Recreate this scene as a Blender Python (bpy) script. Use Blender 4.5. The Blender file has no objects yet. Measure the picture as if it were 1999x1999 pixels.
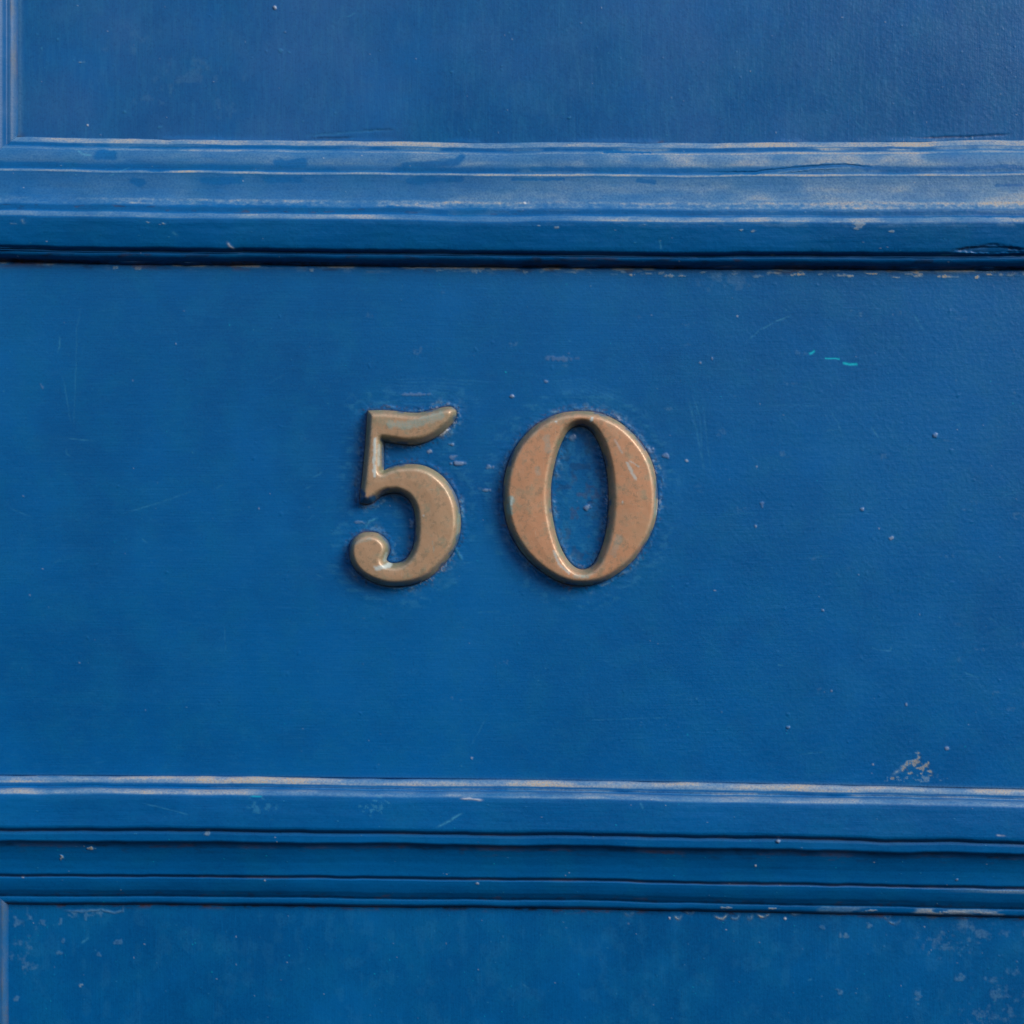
import bpy, math, random
import numpy as np
from mathutils import Vector
from mathutils.geometry import delaunay_2d_cdt

scene = bpy.context.scene
COL = scene.collection

# ------------------------------------------------------------------ camera, sky, sun, exposure
S = 0.00022            # metres per millimetre-grid unit of the survey (one photo pixel at the door face)
DIST = 0.604           # camera to door face
CX, CY = 999.5, 999.5

cam_data = bpy.data.cameras.new('camera')
cam = bpy.data.objects.new('camera', cam_data)
COL.objects.link(cam)
cam.location = (0, -DIST, 0)
cam.rotation_euler = (math.radians(90), 0, 0)
cam_data.sensor_width = 36.0
cam_data.lens = 36.0 * DIST / (1999 * S)
cam_data.clip_start = 0.01
cam_data.clip_end = 200
scene.camera = cam

SUN_DIR = Vector((0.74, -0.56, 0.58)).normalized()      # towards the light
world = bpy.data.worlds.new('World')
scene.world = world
world.use_nodes = True
wn = world.node_tree
bg = wn.nodes['Background']
sky = wn.nodes.new('ShaderNodeTexSky')
sky.sky_type = 'NISHITA'
sky.sun_disc = False
sky.sun_elevation = math.asin(SUN_DIR.z)
sky.sun_rotation = math.atan2(SUN_DIR.x, SUN_DIR.y)
sky.dust_density = 0.6
sky.air_density = 1.3
sky.ozone_density = 1.5
tc = wn.nodes.new('ShaderNodeTexCoord')
sp = wn.nodes.new('ShaderNodeSeparateXYZ')
wn.links.new(tc.outputs['Generated'], sp.inputs[0])
mr = wn.nodes.new('ShaderNodeMapRange')                 # paving and the houses across the street are darker than open sky
mr.inputs[1].default_value, mr.inputs[2].default_value = 0.0, 0.55
mr.inputs[3].default_value, mr.inputs[4].default_value = 0.13, 1.0
wn.links.new(sp.outputs[2], mr.inputs[0])
vm = wn.nodes.new('ShaderNodeVectorMath')
vm.operation = 'SCALE'
wn.links.new(sky.outputs[0], vm.inputs[0])
wn.links.new(mr.outputs[0], vm.inputs['Scale'])
wn.links.new(vm.outputs[0], bg.inputs[0])
bg.inputs[1].default_value = 0.10

sun_data = bpy.data.lights.new('sun', 'SUN')
sun_data.energy = 1.7
sun_data.angle = math.radians(28)
sun_data.color = (1.0, 0.94, 0.86)
sun = bpy.data.objects.new('sun', sun_data)
sun.rotation_euler = SUN_DIR.to_track_quat('Z', 'Y').to_euler()
COL.objects.link(sun)

vs = scene.view_settings
vs.view_transform = 'Standard'
vs.look = 'None'
vs.exposure = 0.90
vs.gamma = 1.0
vs.use_curve_mapping = False

# ------------------------------------------------------------------ numeric helpers
_rng = np.random.default_rng(50)
_LAT = _rng.random((16, 256, 256)).astype(np.float32) * 2 - 1


def vnoise(x, y, seed=0):
    t = _LAT[seed % 16]
    sh = (seed // 16) * 37
    xi = np.floor(x).astype(np.int64)
    yi = np.floor(y).astype(np.int64)
    fx = x - xi
    fy = y - yi
    fx = fx * fx * fx * (fx * (fx * 6 - 15) + 10)
    fy = fy * fy * fy * (fy * (fy * 6 - 15) + 10)
    xi += sh
    a = t[yi & 255, xi & 255]
    b = t[yi & 255, (xi + 1) & 255]
    c = t[(yi + 1) & 255, xi & 255]
    d = t[(yi + 1) & 255, (xi + 1) & 255]
    return (a * (1 - fx) + b * fx) * (1 - fy) + (c * (1 - fx) + d * fx) * fy


def fbm(x, y, seed=0, octaves=4, gain=0.5):
    s = 0
    a = 1.0
    tot = 0
    for k in range(octaves):
        s = s + a * vnoise(x * 2 ** k + 13.7 * k, y * 2 ** k + 7.3 * k, seed + k)
        tot += a
        a *= gain
    return s / tot


def sstep(a, b, x):
    t = np.clip((x - a) / (b - a), 0, 1)
    return t * t * (3 - 2 * t)


def seg_dist(X, Y, pts):
    d = np.full(X.shape, 1e9)
    tt = np.zeros(X.shape)
    n = len(pts) - 1
    for k in range(n):
        (x0, y0), (x1, y1) = pts[k], pts[k + 1]
        dx, dy = x1 - x0, y1 - y0
        L = dx * dx + dy * dy + 1e-9
        t = np.clip(((X - x0) * dx + (Y - y0) * dy) / L, 0, 1)
        q = np.hypot(X - x0 - t * dx, Y - y0 - t * dy)
        m = q < d
        d = np.where(m, q, d)
        tt = np.where(m, (k + t) / n, tt)
    return d, tt


class Sheet:
    """A surveyed sheet: X, Y positions, depth d (mm, towards the street) and wear channels."""

    def __init__(self, X, Y, d):
        self.X, self.Y, self.d = X, Y, d
        self.ch = {k: np.zeros(X.shape) for k in ('scuff', 'dust', 'grime', 'chip', 'fleck', 'peel')}

    def window(self, x0, y0, x1, y1):
        return np.nonzero((self.X >= x0) & (self.X <= x1) & (self.Y >= y0) & (self.Y <= y1))

    def stroke(self, ch, pts, w, amt, lift=0.0, broken=0.5, seed=3, taper=True):
        xs = [p[0] for p in pts]
        ys = [p[1] for p in pts]
        r = 4 * w + 2
        ix = self.window(min(xs) - r, min(ys) - r, max(xs) + r, max(ys) + r)
        X, Y = self.X[ix], self.Y[ix]
        wob = vnoise(X / 9, Y / 9, seed) * 0.9
        d, t = seg_dist(X + wob, Y + wob, pts)
        m = np.exp(-(d / w) ** 2)
        if taper:
            m = m * np.clip(np.minimum(t, 1 - t) * 5 + 0.15, 0, 1)
        m = m * (1 - broken + broken * sstep(-0.5, 0.4, vnoise(X / 7, Y / 7, seed + 1)))
        self.ch[ch][ix] = np.maximum(self.ch[ch][ix], amt * m)
        self.d[ix] += lift * m

    def blob(self, ch, x, y, rx, ry, amt, lift=0.0, rough=0.5, ang=0.0, seed=5):
        r = 2.4 * max(rx, ry) + 2
        ix = self.window(x - r, y - r, x + r, y + r)
        X, Y = self.X[ix] - x, self.Y[ix] - y
        c, s = math.cos(ang), math.sin(ang)
        U, V = X * c + Y * s, -X * s + Y * c
        q = np.hypot(U / rx, V / ry)
        q = q + rough * vnoise(self.X[ix] / (0.6 * min(rx, ry) + 2), self.Y[ix] / (0.6 * min(rx, ry) + 2), seed)
        m = 1 - sstep(0.6, 1.2, q)
        if ch:
            self.ch[ch][ix] = np.maximum(self.ch[ch][ix], amt * m)
        self.d[ix] += lift * m

    def clean(self, pts, w, amt, seed=15):
        """rub the dust away along a line"""
        xs = [p[0] for p in pts]
        ys = [p[1] for p in pts]
        r = 3 * w + 2
        ix = self.window(min(xs) - r, min(ys) - r, max(xs) + r, max(ys) + r)
        X, Y = self.X[ix], self.Y[ix]
        d, t = seg_dist(X, Y, pts)
        d = d + 0.7 * w * fbm(X / (3 * w), Y / (1.2 * w), seed, 3)
        self.ch['dust'][ix] *= 1 - amt * (1 - sstep(0.5 * w, 1.25 * w, d))

    def patch(self, ch, x, y, rx, ry, amt, scale=8, thr=0.05, seed=9, soft=0.25):
        """noise-broken patch: worn or dusty area with ragged islands"""
        ix = self.window(x - 2 * rx, y - 2 * ry, x + 2 * rx, y + 2 * ry)
        X, Y = self.X[ix], self.Y[ix]
        q = np.hypot((X - x) / rx, (Y - y) / ry)
        n = fbm(X / scale, Y / scale, seed, 3, 0.6) + 0.55 * (1 - q) - 0.25
        m = sstep(thr, thr + soft, n) * (1 - sstep(0.8, 1.9, q))
        self.ch[ch][ix] = np.maximum(self.ch[ch][ix], amt * m)


def new_mesh(name, verts, faces_flat, loop_start, mat, parent, smooth=True, attrs=None):
    me = bpy.data.meshes.new(name)
    nv = len(verts)
    me.vertices.add(nv)
    me.vertices.foreach_set('co', np.ascontiguousarray(verts, dtype=np.float32).ravel())
    me.loops.add(len(faces_flat))
    me.loops.foreach_set('vertex_index', np.ascontiguousarray(faces_flat, dtype=np.int32))
    me.polygons.add(len(loop_start))
    me.polygons.foreach_set('loop_start', np.ascontiguousarray(loop_start, dtype=np.int32))
    me.update(calc_edges=True)
    me.validate()
    if smooth:
        me.polygons.foreach_set('use_smooth', np.ones(len(me.polygons), dtype=bool))
    for k, v in (attrs or {}).items():
        a = me.attributes.new(k, 'FLOAT', 'POINT')
        a.data.foreach_set('value', np.ascontiguousarray(v, dtype=np.float32).ravel())
    me.materials.append(mat)
    o = bpy.data.objects.new(name, me)
    COL.objects.link(o)
    if parent:
        o.parent = parent
    return o


def grid_object(name, P, mat, parent, attrs, flip=False):
    ny, nx = P.shape[:2]
    idx = np.arange(ny * nx).reshape(ny, nx)
    q = np.stack([idx[:-1, :-1], idx[1:, :-1], idx[1:, 1:], idx[:-1, 1:]], -1).reshape(-1, 4)
    if flip:
        q = q[:, ::-1]
    return new_mesh(name, P.reshape(-1, 3), q.ravel(), np.arange(len(q)) * 4, mat, parent, True,
                    {k: v.ravel() for k, v in attrs.items()})


def sheet_object(name, sh, mat, parent, flip=False):
    P = np.stack([(sh.X - CX) * S, -sh.d * 0.001, (CY - sh.Y) * S], -1)
    return grid_object(name, P, mat, parent, sh.ch, flip)


def box_object(name, x0, x1, y0, y1, d0, d1, mat, parent):
    """box given in survey units (x, y) and mm of depth"""
    v = []
    for d in (d0, d1):
        for (x, y) in ((x0, y0), (x1, y0), (x1, y1), (x0, y1)):
            v.append(((x - CX) * S, -d * 0.001, (CY - y) * S))
    f = [(0, 1, 2, 3), (7, 6, 5, 4), (0, 4, 5, 1), (1, 5, 6, 2), (2, 6, 7, 3), (3, 7, 4, 0)]
    return new_mesh(name, np.array(v), np.array(f).ravel(), np.arange(6) * 4, mat, parent, False)


# ------------------------------------------------------------------ materials
def mat_new(name):
    m = bpy.data.materials.new(name)
    m.use_nodes = True
    nt = m.node_tree
    return m, nt, nt.nodes['Principled BSDF']


class NB:
    """tiny node builder"""

    def __init__(self, nt):
        self.nt = nt

    def n(self, t, **kw):
        o = self.nt.nodes.new(t)
        for k, v in kw.items():
            setattr(o, k, v)
        return o

    def link(self, a, b):
        self.nt.links.new(a, b)

    def val(self, sock, v):
        if hasattr(v, 'is_linked') or isinstance(v, bpy.types.NodeSocket):
            self.link(v, sock)
        else:
            sock.default_value = v

    def math(self, op, a, b=0.0, clamp=False):
        o = self.n('ShaderNodeMath', operation=op)
        o.use_clamp = clamp
        self.val(o.inputs[0], a)
        self.val(o.inputs[1], b)
        return o.outputs[0]

    def attr(self, name):
        return self.n('ShaderNodeAttribute', attribute_name=name).outputs['Fac']

    def mix(self, f, a, b):
        o = self.n('ShaderNodeMix', data_type='RGBA')
        self.val(o.inputs[0], f)
        self.val(o.inputs[6], a)
        self.val(o.inputs[7], b)
        return o.outputs[2]

    def rng(self, v, a, b, c=0.0, d=1.0):
        o = self.n('ShaderNodeMapRange', interpolation_type='SMOOTHSTEP')
        self.val(o.inputs[0], v)
        for k, q in enumerate((a, b, c, d)):
            self.val(o.inputs[k + 1], q)
        return o.outputs[0]

    def pos(self, scale=(1, 1, 1)):
        g = self.n('ShaderNodeTexCoord')
        mp = self.n('ShaderNodeMapping')
        mp.inputs['Scale'].default_value = scale
        self.link(g.outputs['Object'], mp.inputs[0])
        return mp.outputs[0]

    def noise(self, vec, scale, detail=3.0, rough=0.55):
        o = self.n('ShaderNodeTexNoise')
        self.link(vec, o.inputs['Vector'])
        o.inputs['Scale'].default_value = scale
        o.inputs['Detail'].default_value = detail
        o.inputs['Roughness'].default_value = rough
        return o.outputs['Fac']


BLUE = (0.0015, 0.070, 0.250, 1)


def paint_material(name, brush='h', tone=1.0, sheen_tint=0.0):
    m, nt, bs = mat_new(name)
    b = NB(nt)
    p = b.pos()
    if brush == 'h':
        pb = b.pos((60, 60, 1300))
    else:
        pb = b.pos((1300, 60, 60))
    n_lo = b.noise(p, 9, 3)
    n_md = b.noise(p, 60, 4, 0.6)
    n_fi = b.noise(p, 1100, 3, 0.6)
    n_sp = b.noise(p, 2300, 1)
    n_br = b.noise(pb, 1.0, 3, 0.6)
    # paint film: slightly uneven pigment
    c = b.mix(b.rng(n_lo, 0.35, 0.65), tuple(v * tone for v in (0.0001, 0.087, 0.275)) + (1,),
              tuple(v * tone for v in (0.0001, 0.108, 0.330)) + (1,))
    c = b.mix(b.math('MULTIPLY', b.rng(n_md, 0.42, 0.68), 0.5), c, (0.0002, 0.118, 0.30, 1))
    c = b.mix(b.math('MULTIPLY', b.rng(n_br, 0.5, 0.75), 0.26), c, (0.0005, 0.120, 0.36, 1))
    if sheen_tint > 0:  # violet sheen of the reflected sky mixed into the paint colour
        c = b.mix(b.math('MULTIPLY', b.rng(n_lo, 0.3, 0.7), sheen_tint), c, (0.046, 0.122, 0.31, 1))
    c = b.mix(b.rng(n_fi, 0.35, 0.7, 0.0, 0.16), c, (0.002, 0.150, 0.40, 1))
    c = b.mix(b.rng(n_fi, 0.5, 0.25, 0.0, 0.35), c, (0.0001, 0.060, 0.20, 1))
    n_mo = b.noise(p, 24, 5, 0.62)
    c = b.mix(b.math('MULTIPLY', b.rng(n_mo, 0.48, 0.70), 0.38), c, (0.0005, 0.125, 0.385, 1))
    c = b.mix(b.math('MULTIPLY', b.rng(n_mo, 0.46, 0.30), 0.30), c, (0.0005, 0.066, 0.225, 1))
    # scuffs show a paler older coat
    sc = b.attr('scuff')
    scf = b.math('MULTIPLY', sc, b.rng(n_fi, 0.25, 0.6, 0.45, 1.0), True)
    c = b.mix(scf, c, (0.050, 0.285, 0.47, 1))
    # dust and rubbed-through primer, grainy
    du = b.attr('dust')
    gr = b.math('ADD', b.math('MULTIPLY', du, 1.25), b.math('MULTIPLY', b.math('SUBTRACT', n_fi, 0.5), b.math('MULTIPLY', du, 2.6)), True)
    dcol = b.mix(b.rng(du, 0.25, 0.7), (0.115, 0.255, 0.395, 1), (0.27, 0.36, 0.43, 1))
    dcol = b.mix(b.math('MULTIPLY', b.rng(n_sp, 0.28, 0.66), b.rng(du, 0.44, 0.85)), dcol, (0.50, 0.37, 0.24, 1))
    c = b.mix(b.math('MULTIPLY', gr, 0.9), c, dcol)
    gm = b.attr('grime')
    gmf = b.math('MULTIPLY', gm, b.rng(n_fi, 0.2, 0.65, 0.5, 1.0), True)
    gcol = b.mix(b.rng(n_md, 0.42, 0.70), (0.014, 0.010, 0.011, 1), (0.125, 0.052, 0.030, 1))
    c = b.mix(gmf, c, gcol)
    c = b.mix(b.attr('chip'), c, (0.50, 0.53, 0.58, 1))
    c = b.mix(b.attr('fleck'), c, (0.004, 0.46, 0.60, 1))
    b.link(c, bs.inputs['Base Color'])
    ro = b.math('ADD', 0.34, b.math('MULTIPLY', b.math('SUBTRACT', n_md, 0.5), 0.22))
    ro = b.math('ADD', ro, b.math('MULTIPLY', du, 0.35))
    ro = b.math('ADD', ro, b.math('MULTIPLY', sc, 0.15), True)
    b.link(ro, bs.inputs['Roughness'])
    bs.inputs['Specular IOR Level'].default_value = 0.26
    # film relief: brush marks, orange peel, grit
    n_b2 = b.noise(b.pos((14, 14, 330) if brush == 'h' else (330, 14, 14)), 1.0, 3, 0.6)
    h = b.math('ADD', b.math('MULTIPLY', n_br, 0.00005), b.math('MULTIPLY', n_b2, 0.00006))
    peel = b.noise(p, 520, 2, 0.5)
    h = b.math('ADD', h, b.math('MULTIPLY', b.math('MULTIPLY', peel, b.math('ADD', b.attr('peel'), 0.12)), 0.00016))
    h = b.math('ADD', h, b.math('MULTIPLY', n_fi, 0.000018))
    h = b.math('ADD', h, b.math('MULTIPLY', b.math('MULTIPLY', n_fi, du), 0.00012))
    bp = b.n('ShaderNodeBump')
    bp.inputs['Strength'].default_value = 1.0
    bp.inputs['Distance'].default_value = 1.0
    b.link(h, bp.inputs['Height'])
    b.link(bp.outputs[0], bs.inputs['Normal'])
    return m


def brass_material(name):
    m, nt, bs = mat_new(name)
    b = NB(nt)
    p = b.pos()
    n_lo = b.noise(p, 55, 4, 0.6)
    n_md = b.noise(p, 190, 4, 0.65)
    n_fi = b.noise(p, 1500, 3, 0.6)
    n_st = b.noise(b.pos((900, 300, 130)), 1.0, 3, 0.6)
    c = b.mix(b.math('MULTIPLY', b.rng(n_lo, 0.12, 0.55), b.attr('copper')), (0.440, 0.300, 0.184, 1), (0.59, 0.285, 0.155, 1))
    c = b.mix(b.math('MULTIPLY', b.rng(n_md, 0.50, 0.72), b.math('SUBTRACT', 1.05, b.math('MULTIPLY', b.attr('copper'), 0.42))), c, (0.31, 0.262, 0.170, 1))
    c = b.mix(b.math('MULTIPLY', b.rng(n_st, 0.55, 0.75), 0.25), c, (0.52, 0.36, 0.25, 1))
    # greenish tarnish that gathers on the rims
    ed = b.attr('rim')
    tf = b.math('MULTIPLY', ed, b.rng(n_md, 0.25, 0.65, 0.45, 1.0), True)
    c = b.mix(tf, c, (0.225, 0.235, 0.150, 1))
    c = b.mix(b.math('MULTIPLY', b.attr('rub'), b.rng(n_md, 0.3, 0.6, 0.1, 0.55)), c, (0.60, 0.44, 0.30, 1))
    c = b.mix(b.math('MULTIPLY', b.rng(b.noise(p, 420, 3, 0.7), 0.50, 0.66), 0.45), c, (0.22, 0.18, 0.115, 1))
    ve = b.attr('verdigris')
    c = b.mix(b.math('MULTIPLY', ve, b.rng(n_fi, 0.25, 0.6, 0.4, 1.0), True), c, (0.20, 0.36, 0.34, 1))
    c = b.mix(b.attr('crust'), c, (0.52, 0.60, 0.58, 1))
    c = b.mix(b.rng(n_fi, 0.70, 0.78, 0.0, 0.35), c, (0.10, 0.10, 0.07, 1))
    # fine handling scratches
    for sc_, ro_ in (((260, 260, 2600), 0.5), ((2400, 260, 260), -0.35)):
        g_ = b.n('ShaderNodeTexCoord')
        mp_ = b.n('ShaderNodeMapping')
        mp_.inputs['Rotation'].default_value = (0, ro_, 0)
        mp_.inputs['Scale'].default_value = sc_
        b.link(g_.outputs['Object'], mp_.inputs[0])
        c = b.mix(b.rng(b.noise(mp_.outputs[0], 1.0, 2), 0.66, 0.76, 0.0, 0.28), c, (0.62, 0.50, 0.38, 1))
    pa = b.attr('paint')
    c = b.mix(pa, c, (0.004, 0.075, 0.19, 1))
    b.link(c, bs.inputs['Base Color'])
    ns = b.math('MAXIMUM', b.math('MAXIMUM', pa, ve), b.attr('crust'))
    b.link(b.math('MULTIPLY', b.math('SUBTRACT', 1.0, ns, True), 0.22), bs.inputs['Metallic'])
    b.link(b.math('ADD', 0.44, b.math('MULTIPLY', b.math('SUBTRACT', n_md, 0.5), 0.5)), bs.inputs['Roughness'])
    h = b.math('ADD', b.math('MULTIPLY', n_md, 0.00012), b.math('MULTIPLY', n_fi, 0.00003))
    bp = b.n('ShaderNodeBump')
    bp.inputs['Strength'].default_value = 0.8
    bp.inputs['Distance'].default_value = 1.0
    b.link(h, bp.inputs['Height'])
    b.link(bp.outputs[0], bs.inputs['Normal'])
    return m


M_RAIL = paint_material('blue_door_paint_rail', 'h')
M_MOULD = paint_material('blue_door_paint_moulding', 'h')
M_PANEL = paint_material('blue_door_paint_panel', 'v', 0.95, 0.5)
M_LOWER_SHADED = paint_material('blue_door_paint_low_panel_shaded', 'v', 0.84)  # paint toned down to carry the light falloff towards the bottom
M_BRASS = brass_material('aged_brass')

# ------------------------------------------------------------------ numerals: outlines
def outline(pieces, scale, ox, oy, step=2.2):
    """pieces: list of point runs that meet at corners; each run is a smooth curve"""
    out = []
    for run in pieces:
        p = np.array(run, dtype=float) / scale + (ox, oy)
        n = len(p)
        if n == 2:
            L = np.hypot(*(p[1] - p[0]))
            k = max(1, int(L / step))
            for i in range(k):
                out.append(p[0] + (p[1] - p[0]) * i / k)
            continue
        ext = np.vstack([2 * p[0] - p[1], p, 2 * p[-1] - p[-2]])
        for i in range(n - 1):
            a, b_, c, d = ext[i], ext[i + 1], ext[i + 2], ext[i + 3]
            k = max(1, int(np.hypot(*(c - b_)) / step))
            for j in range(k):
                t = j / k
                out.append(0.5 * ((2 * b_) + (c - a) * t + (2 * a - 5 * b_ + 4 * c - d) * t * t + (-a + 3 * b_ - 3 * c + d) * t ** 3))
    return np.array(out)


def closed(points, scale, ox, oy, step=2.2):
    p = np.array(points, dtype=float) / scale + (ox, oy)
    n = len(p)
    out = []
    for i in range(n):
        a, b_, c, d = p[i - 1], p[i], p[(i + 1) % n], p[(i + 2) % n]
        k = max(1, int(np.hypot(*(c - b_)) / step))
        for j in range(k):
            t = j / k
            out.append(0.5 * ((2 * b_) + (c - a) * t + (2 * a - 5 * b_ + 4 * c - d) * t * t + (-a + 3 * b_ - 3 * c + d) * t ** 3))
    return np.array(out)


K = 4.954
FIVE = outline([
    [(292, 108), (430, 105), (560, 113), (680, 128), (780, 130), (880, 112), (980, 85), (1060, 72), (1110, 78), (1143, 110)],
    [(1143, 110), (1140, 165), (1112, 215), (1062, 272), (1000, 325), (930, 372), (850, 410), (760, 432), (680, 435), (600, 428), (520, 415), (442, 403)],
    [(442, 403), (441, 540), (440, 688)],
    [(440, 688), (520, 652), (600, 634), (700, 627), (800, 634), (880, 660), (960, 705), (1030, 765), (1090, 840), (1135, 920),
     (1165, 1010), (1180, 1110), (1185, 1200), (1175, 1300), (1145, 1400), (1090, 1500), (1010, 1600), (920, 1690), (820, 1750),
     (720, 1785), (600, 1803), (480, 1800), (380, 1775), (280, 1730), (200, 1670), (145, 1600), (118, 1520), (113, 1450), (125, 1390),
     (160, 1335), (220, 1297), (290, 1283), (370, 1290), (430, 1320), (475, 1365), (497, 1425), (492, 1480), (475, 1520), (466, 1552)],
    [(466, 1552), (500, 1578), (550, 1584), (605, 1573), (655, 1545), (700, 1490), (730, 1420), (745, 1340), (750, 1250), (748, 1160),
     (740, 1080), (715, 1010), (675, 955), (620, 920), (560, 903), (500, 905), (440, 920), (390, 948), (340, 995)],
    [(340, 995), (280, 1008), (215, 1000)],
    [(215, 1000), (222, 880), (238, 750), (252, 600), (266, 450), (277, 300), (284, 180), (292, 108)],
], K, 660, 780)
ZERO_OUT = closed([
    (860, 115), (980, 122), (1100, 155), (1220, 215), (1330, 300), (1430, 410), (1510, 530), (1562, 660), (1591, 800), (1601, 930),
    (1597, 1050), (1576, 1180), (1538, 1290), (1480, 1400), (1400, 1510), (1305, 1610), (1200, 1690), (1090, 1750), (980, 1785),
    (860, 1797), (740, 1785), (620, 1742), (500, 1670), (390, 1580), (290, 1470), (212, 1350), (157, 1220), (125, 1080), (112, 930),
    (118, 800), (145, 670), (192, 540), (262, 420), (350, 318), (450, 235), (560, 172), (680, 131), (780, 117)], K, 960, 780)
ZERO_IN = closed([
    (860, 252), (930, 275), (990, 338), (1045, 440), (1085, 560), (1112, 680), (1128, 820), (1133, 960), (1128, 1100), (1112, 1240),
    (1087, 1360), (1050, 1470), (1008, 1560), (950, 1622), (880, 1645), (810, 1625), (740, 1560), (680, 1460), (632, 1340), (598, 1200),
    (575, 1060), (568, 920), (576, 780), (602, 640), (640, 500), (690, 380), (735, 305), (790, 265)], K, 960, 780)


def inside(px, py, poly):
    r = np.zeros(px.shape, bool)
    n = len(poly)
    for i in range(n):
        x0, y0 = poly[i - 1]
        x1, y1 = poly[i]
        c = ((y0 > py) != (y1 > py))
        with np.errstate(divide='ignore', invalid='ignore'):
            xx = (x1 - x0) * (py - y0) / (y1 - y0) + x0
        r ^= c & (px < xx)
    return r


def loops_dist(px, py, loops):
    d = np.full(px.shape, 1e9)
    for lp in loops:
        for i in range(len(lp)):
            x0, y0 = lp[i - 1]
            x1, y1 = lp[i]
            dx, dy = x1 - x0, y1 - y0
            t = np.clip(((px - x0) * dx + (py - y0) * dy) / (dx * dx + dy * dy + 1e-12), 0, 1)
            d = np.minimum(d, np.hypot(px - x0 - t * dx, py - y0 - t * dy))
    return d


# ------------------------------------------------------------------ the door
def empty(name, label, cat, loc=(0, 0, 0)):
    o = bpy.data.objects.new(name, None)
    o.empty_display_size = 0.05
    o.location = loc
    o['label'] = label
    o['category'] = cat
    COL.objects.link(o)
    return o


door = empty('panelled_door', 'blue painted wooden panelled door carrying the brass number, its mouldings worn and dusty', 'door')

door['kind'] = 'thing'

X0, X1 = -640, 2660            # leaf edges
Y0, Y1 = -900, 2900
UL, UR = 26, 2240              # upper panel opening
LL, LR = 8, 2240               # lower panel opening
FINE = 1.8


def xs_axis(a, b):
    """fine samples where the photograph looks, coarse beyond"""
    fa, fb = max(a, -24), min(b, 2024)
    mid = np.linspace(fa, fb, int((fb - fa) / FINE) + 1)
    left = np.linspace(a, fa, max(2, int((fa - a) / 25)))[:-1] if a < fa else np.array([])
    right = np.linspace(fb, b, max(2, int((b - fb) / 25)))[1:] if b > fb else np.array([])
    return np.concatenate([left, mid, right])


def bow_up(x, y=277.0):
    """old timber: the upper edges of this moulding sag, the lower ones run out of true"""
    t = (np.clip(x, -300, 2300) - 1000) / 1000
    w = np.clip((np.asarray(y, dtype=float) - 277) / 243, 0, 1)
    return (3.5 + 4.2 * w) * t - (7.5 - 5.2 * w) * t * t


def bow_low(x, y=None):
    t = (np.clip(x, -300, 2300) - 1000) / 1000
    return 13.5 * t + 5.0 * t * t + 2.5


PROF_UP = [(277, -6.4), (279, -5.4), (283, -4.2), (287, -3.5), (290, -3.25), (294, -3.15), (295.5, -3.0), (297, -2.4), (300, -1.4), (305, -.45),
           (312, .3), (320, .8), (330, 1.1), (337, 1.2), (339, 1.5), (340.5, 2.2), (343, 2.4), (348, 2.45), (360, 2.7), (375, 3.25),
           (388, 4.1), (397, 5.1), (403, 6.1), (407, 6.8), (409, 7.0), (419, 7.1), (421, 7.35), (424, 8.5), (428, 9.3), (433, 9.7),
           (440, 9.6), (460, 8.9), (482, 7.9), (488, 7.5), (491, 7.0), (493.5, 6.0), (496, 4.6), (498.5, 4.6), (502, 5.0), (506, 4.7),
           (510, 3.9), (514, 2.7), (517, 1.6), (519.5, 0.6), (521.5, 0.0), (524, -1.2)]
PROF_LOW = [(1516, -2.2), (1519, -1.5), (1520.5, .3), (1523, 2.0), (1528, 2.8), (1533, 3.1), (1538, 3.2), (1540.5, 3.05), (1542, 2.9), (1543.5, 4.0),
            (1545.5, 6.4), (1548.5, 8.3), (1553, 9.4), (1558, 9.9), (1565, 10.1), (1617, 10.6), (1621.5, 10.3), (1624, 9.5), (1626, 8.2),
            (1628.5, 8.4), (1633, 8.7), (1645, 8.6), (1648, 8.1), (1650, 6.8), (1654, 6.0), (1660, 5.3), (1670, 4.4), (1685, 3.3), (1700, 2.6),
            (1710, 2.3), (1712.5, 1.8), (1714, .9), (1716, .7), (1718.5, 1.2), (1726, .8), (1735, .1), (1742, -.6), (1747, -1.5),
            (1751, -2.2), (1754, -3.3), (1757, -3.0), (1762, -3.1), (1766, -3.4), (1769, -4.6), (1771, -6.2), (1775, -7)]


def dense_profile(prof, step=0.9):
    p = np.array(prof)
    yy = np.arange(p[0, 0], p[-1, 0], step)
    dd = np.interp(yy, p[:, 0], p[:, 1])
    k = np.array([1, 3, 4, 3, 1.0])
    k /= k.sum()
    dp = np.pad(dd, 2, mode='edge')
    dd = np.convolve(dp, k, 'valid')
    return yy, dd


def bandf(y, a, b, soft=2.0):
    return sstep(a - soft, a + soft, y) * (1 - sstep(b - soft, b + soft, y))


def depth_fix(y, d):
    """true height on the moulding for a point that stands d mm proud"""
    return CY + (y - CY) * (DIST - d * 0.001) / DIST


def run_horizontal(prof, bow, xa, xb, mitre):
    yy, dd = dense_profile(prof)
    ax = xs_axis(xa, xb)
    X, Yp = np.meshgrid(ax, yy)
    D = np.repeat(dd[:, None], len(ax), 1)
    sh = Sheet(X, Yp + bow(X, Yp) + 2.2 * fbm(X / 190, Yp / 60, 301, 2) + 1.0 * fbm(X / 45, Yp / 22, 303, 2), D)
    sh.base = Yp.copy()
    return sh, yy, dd


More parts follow.
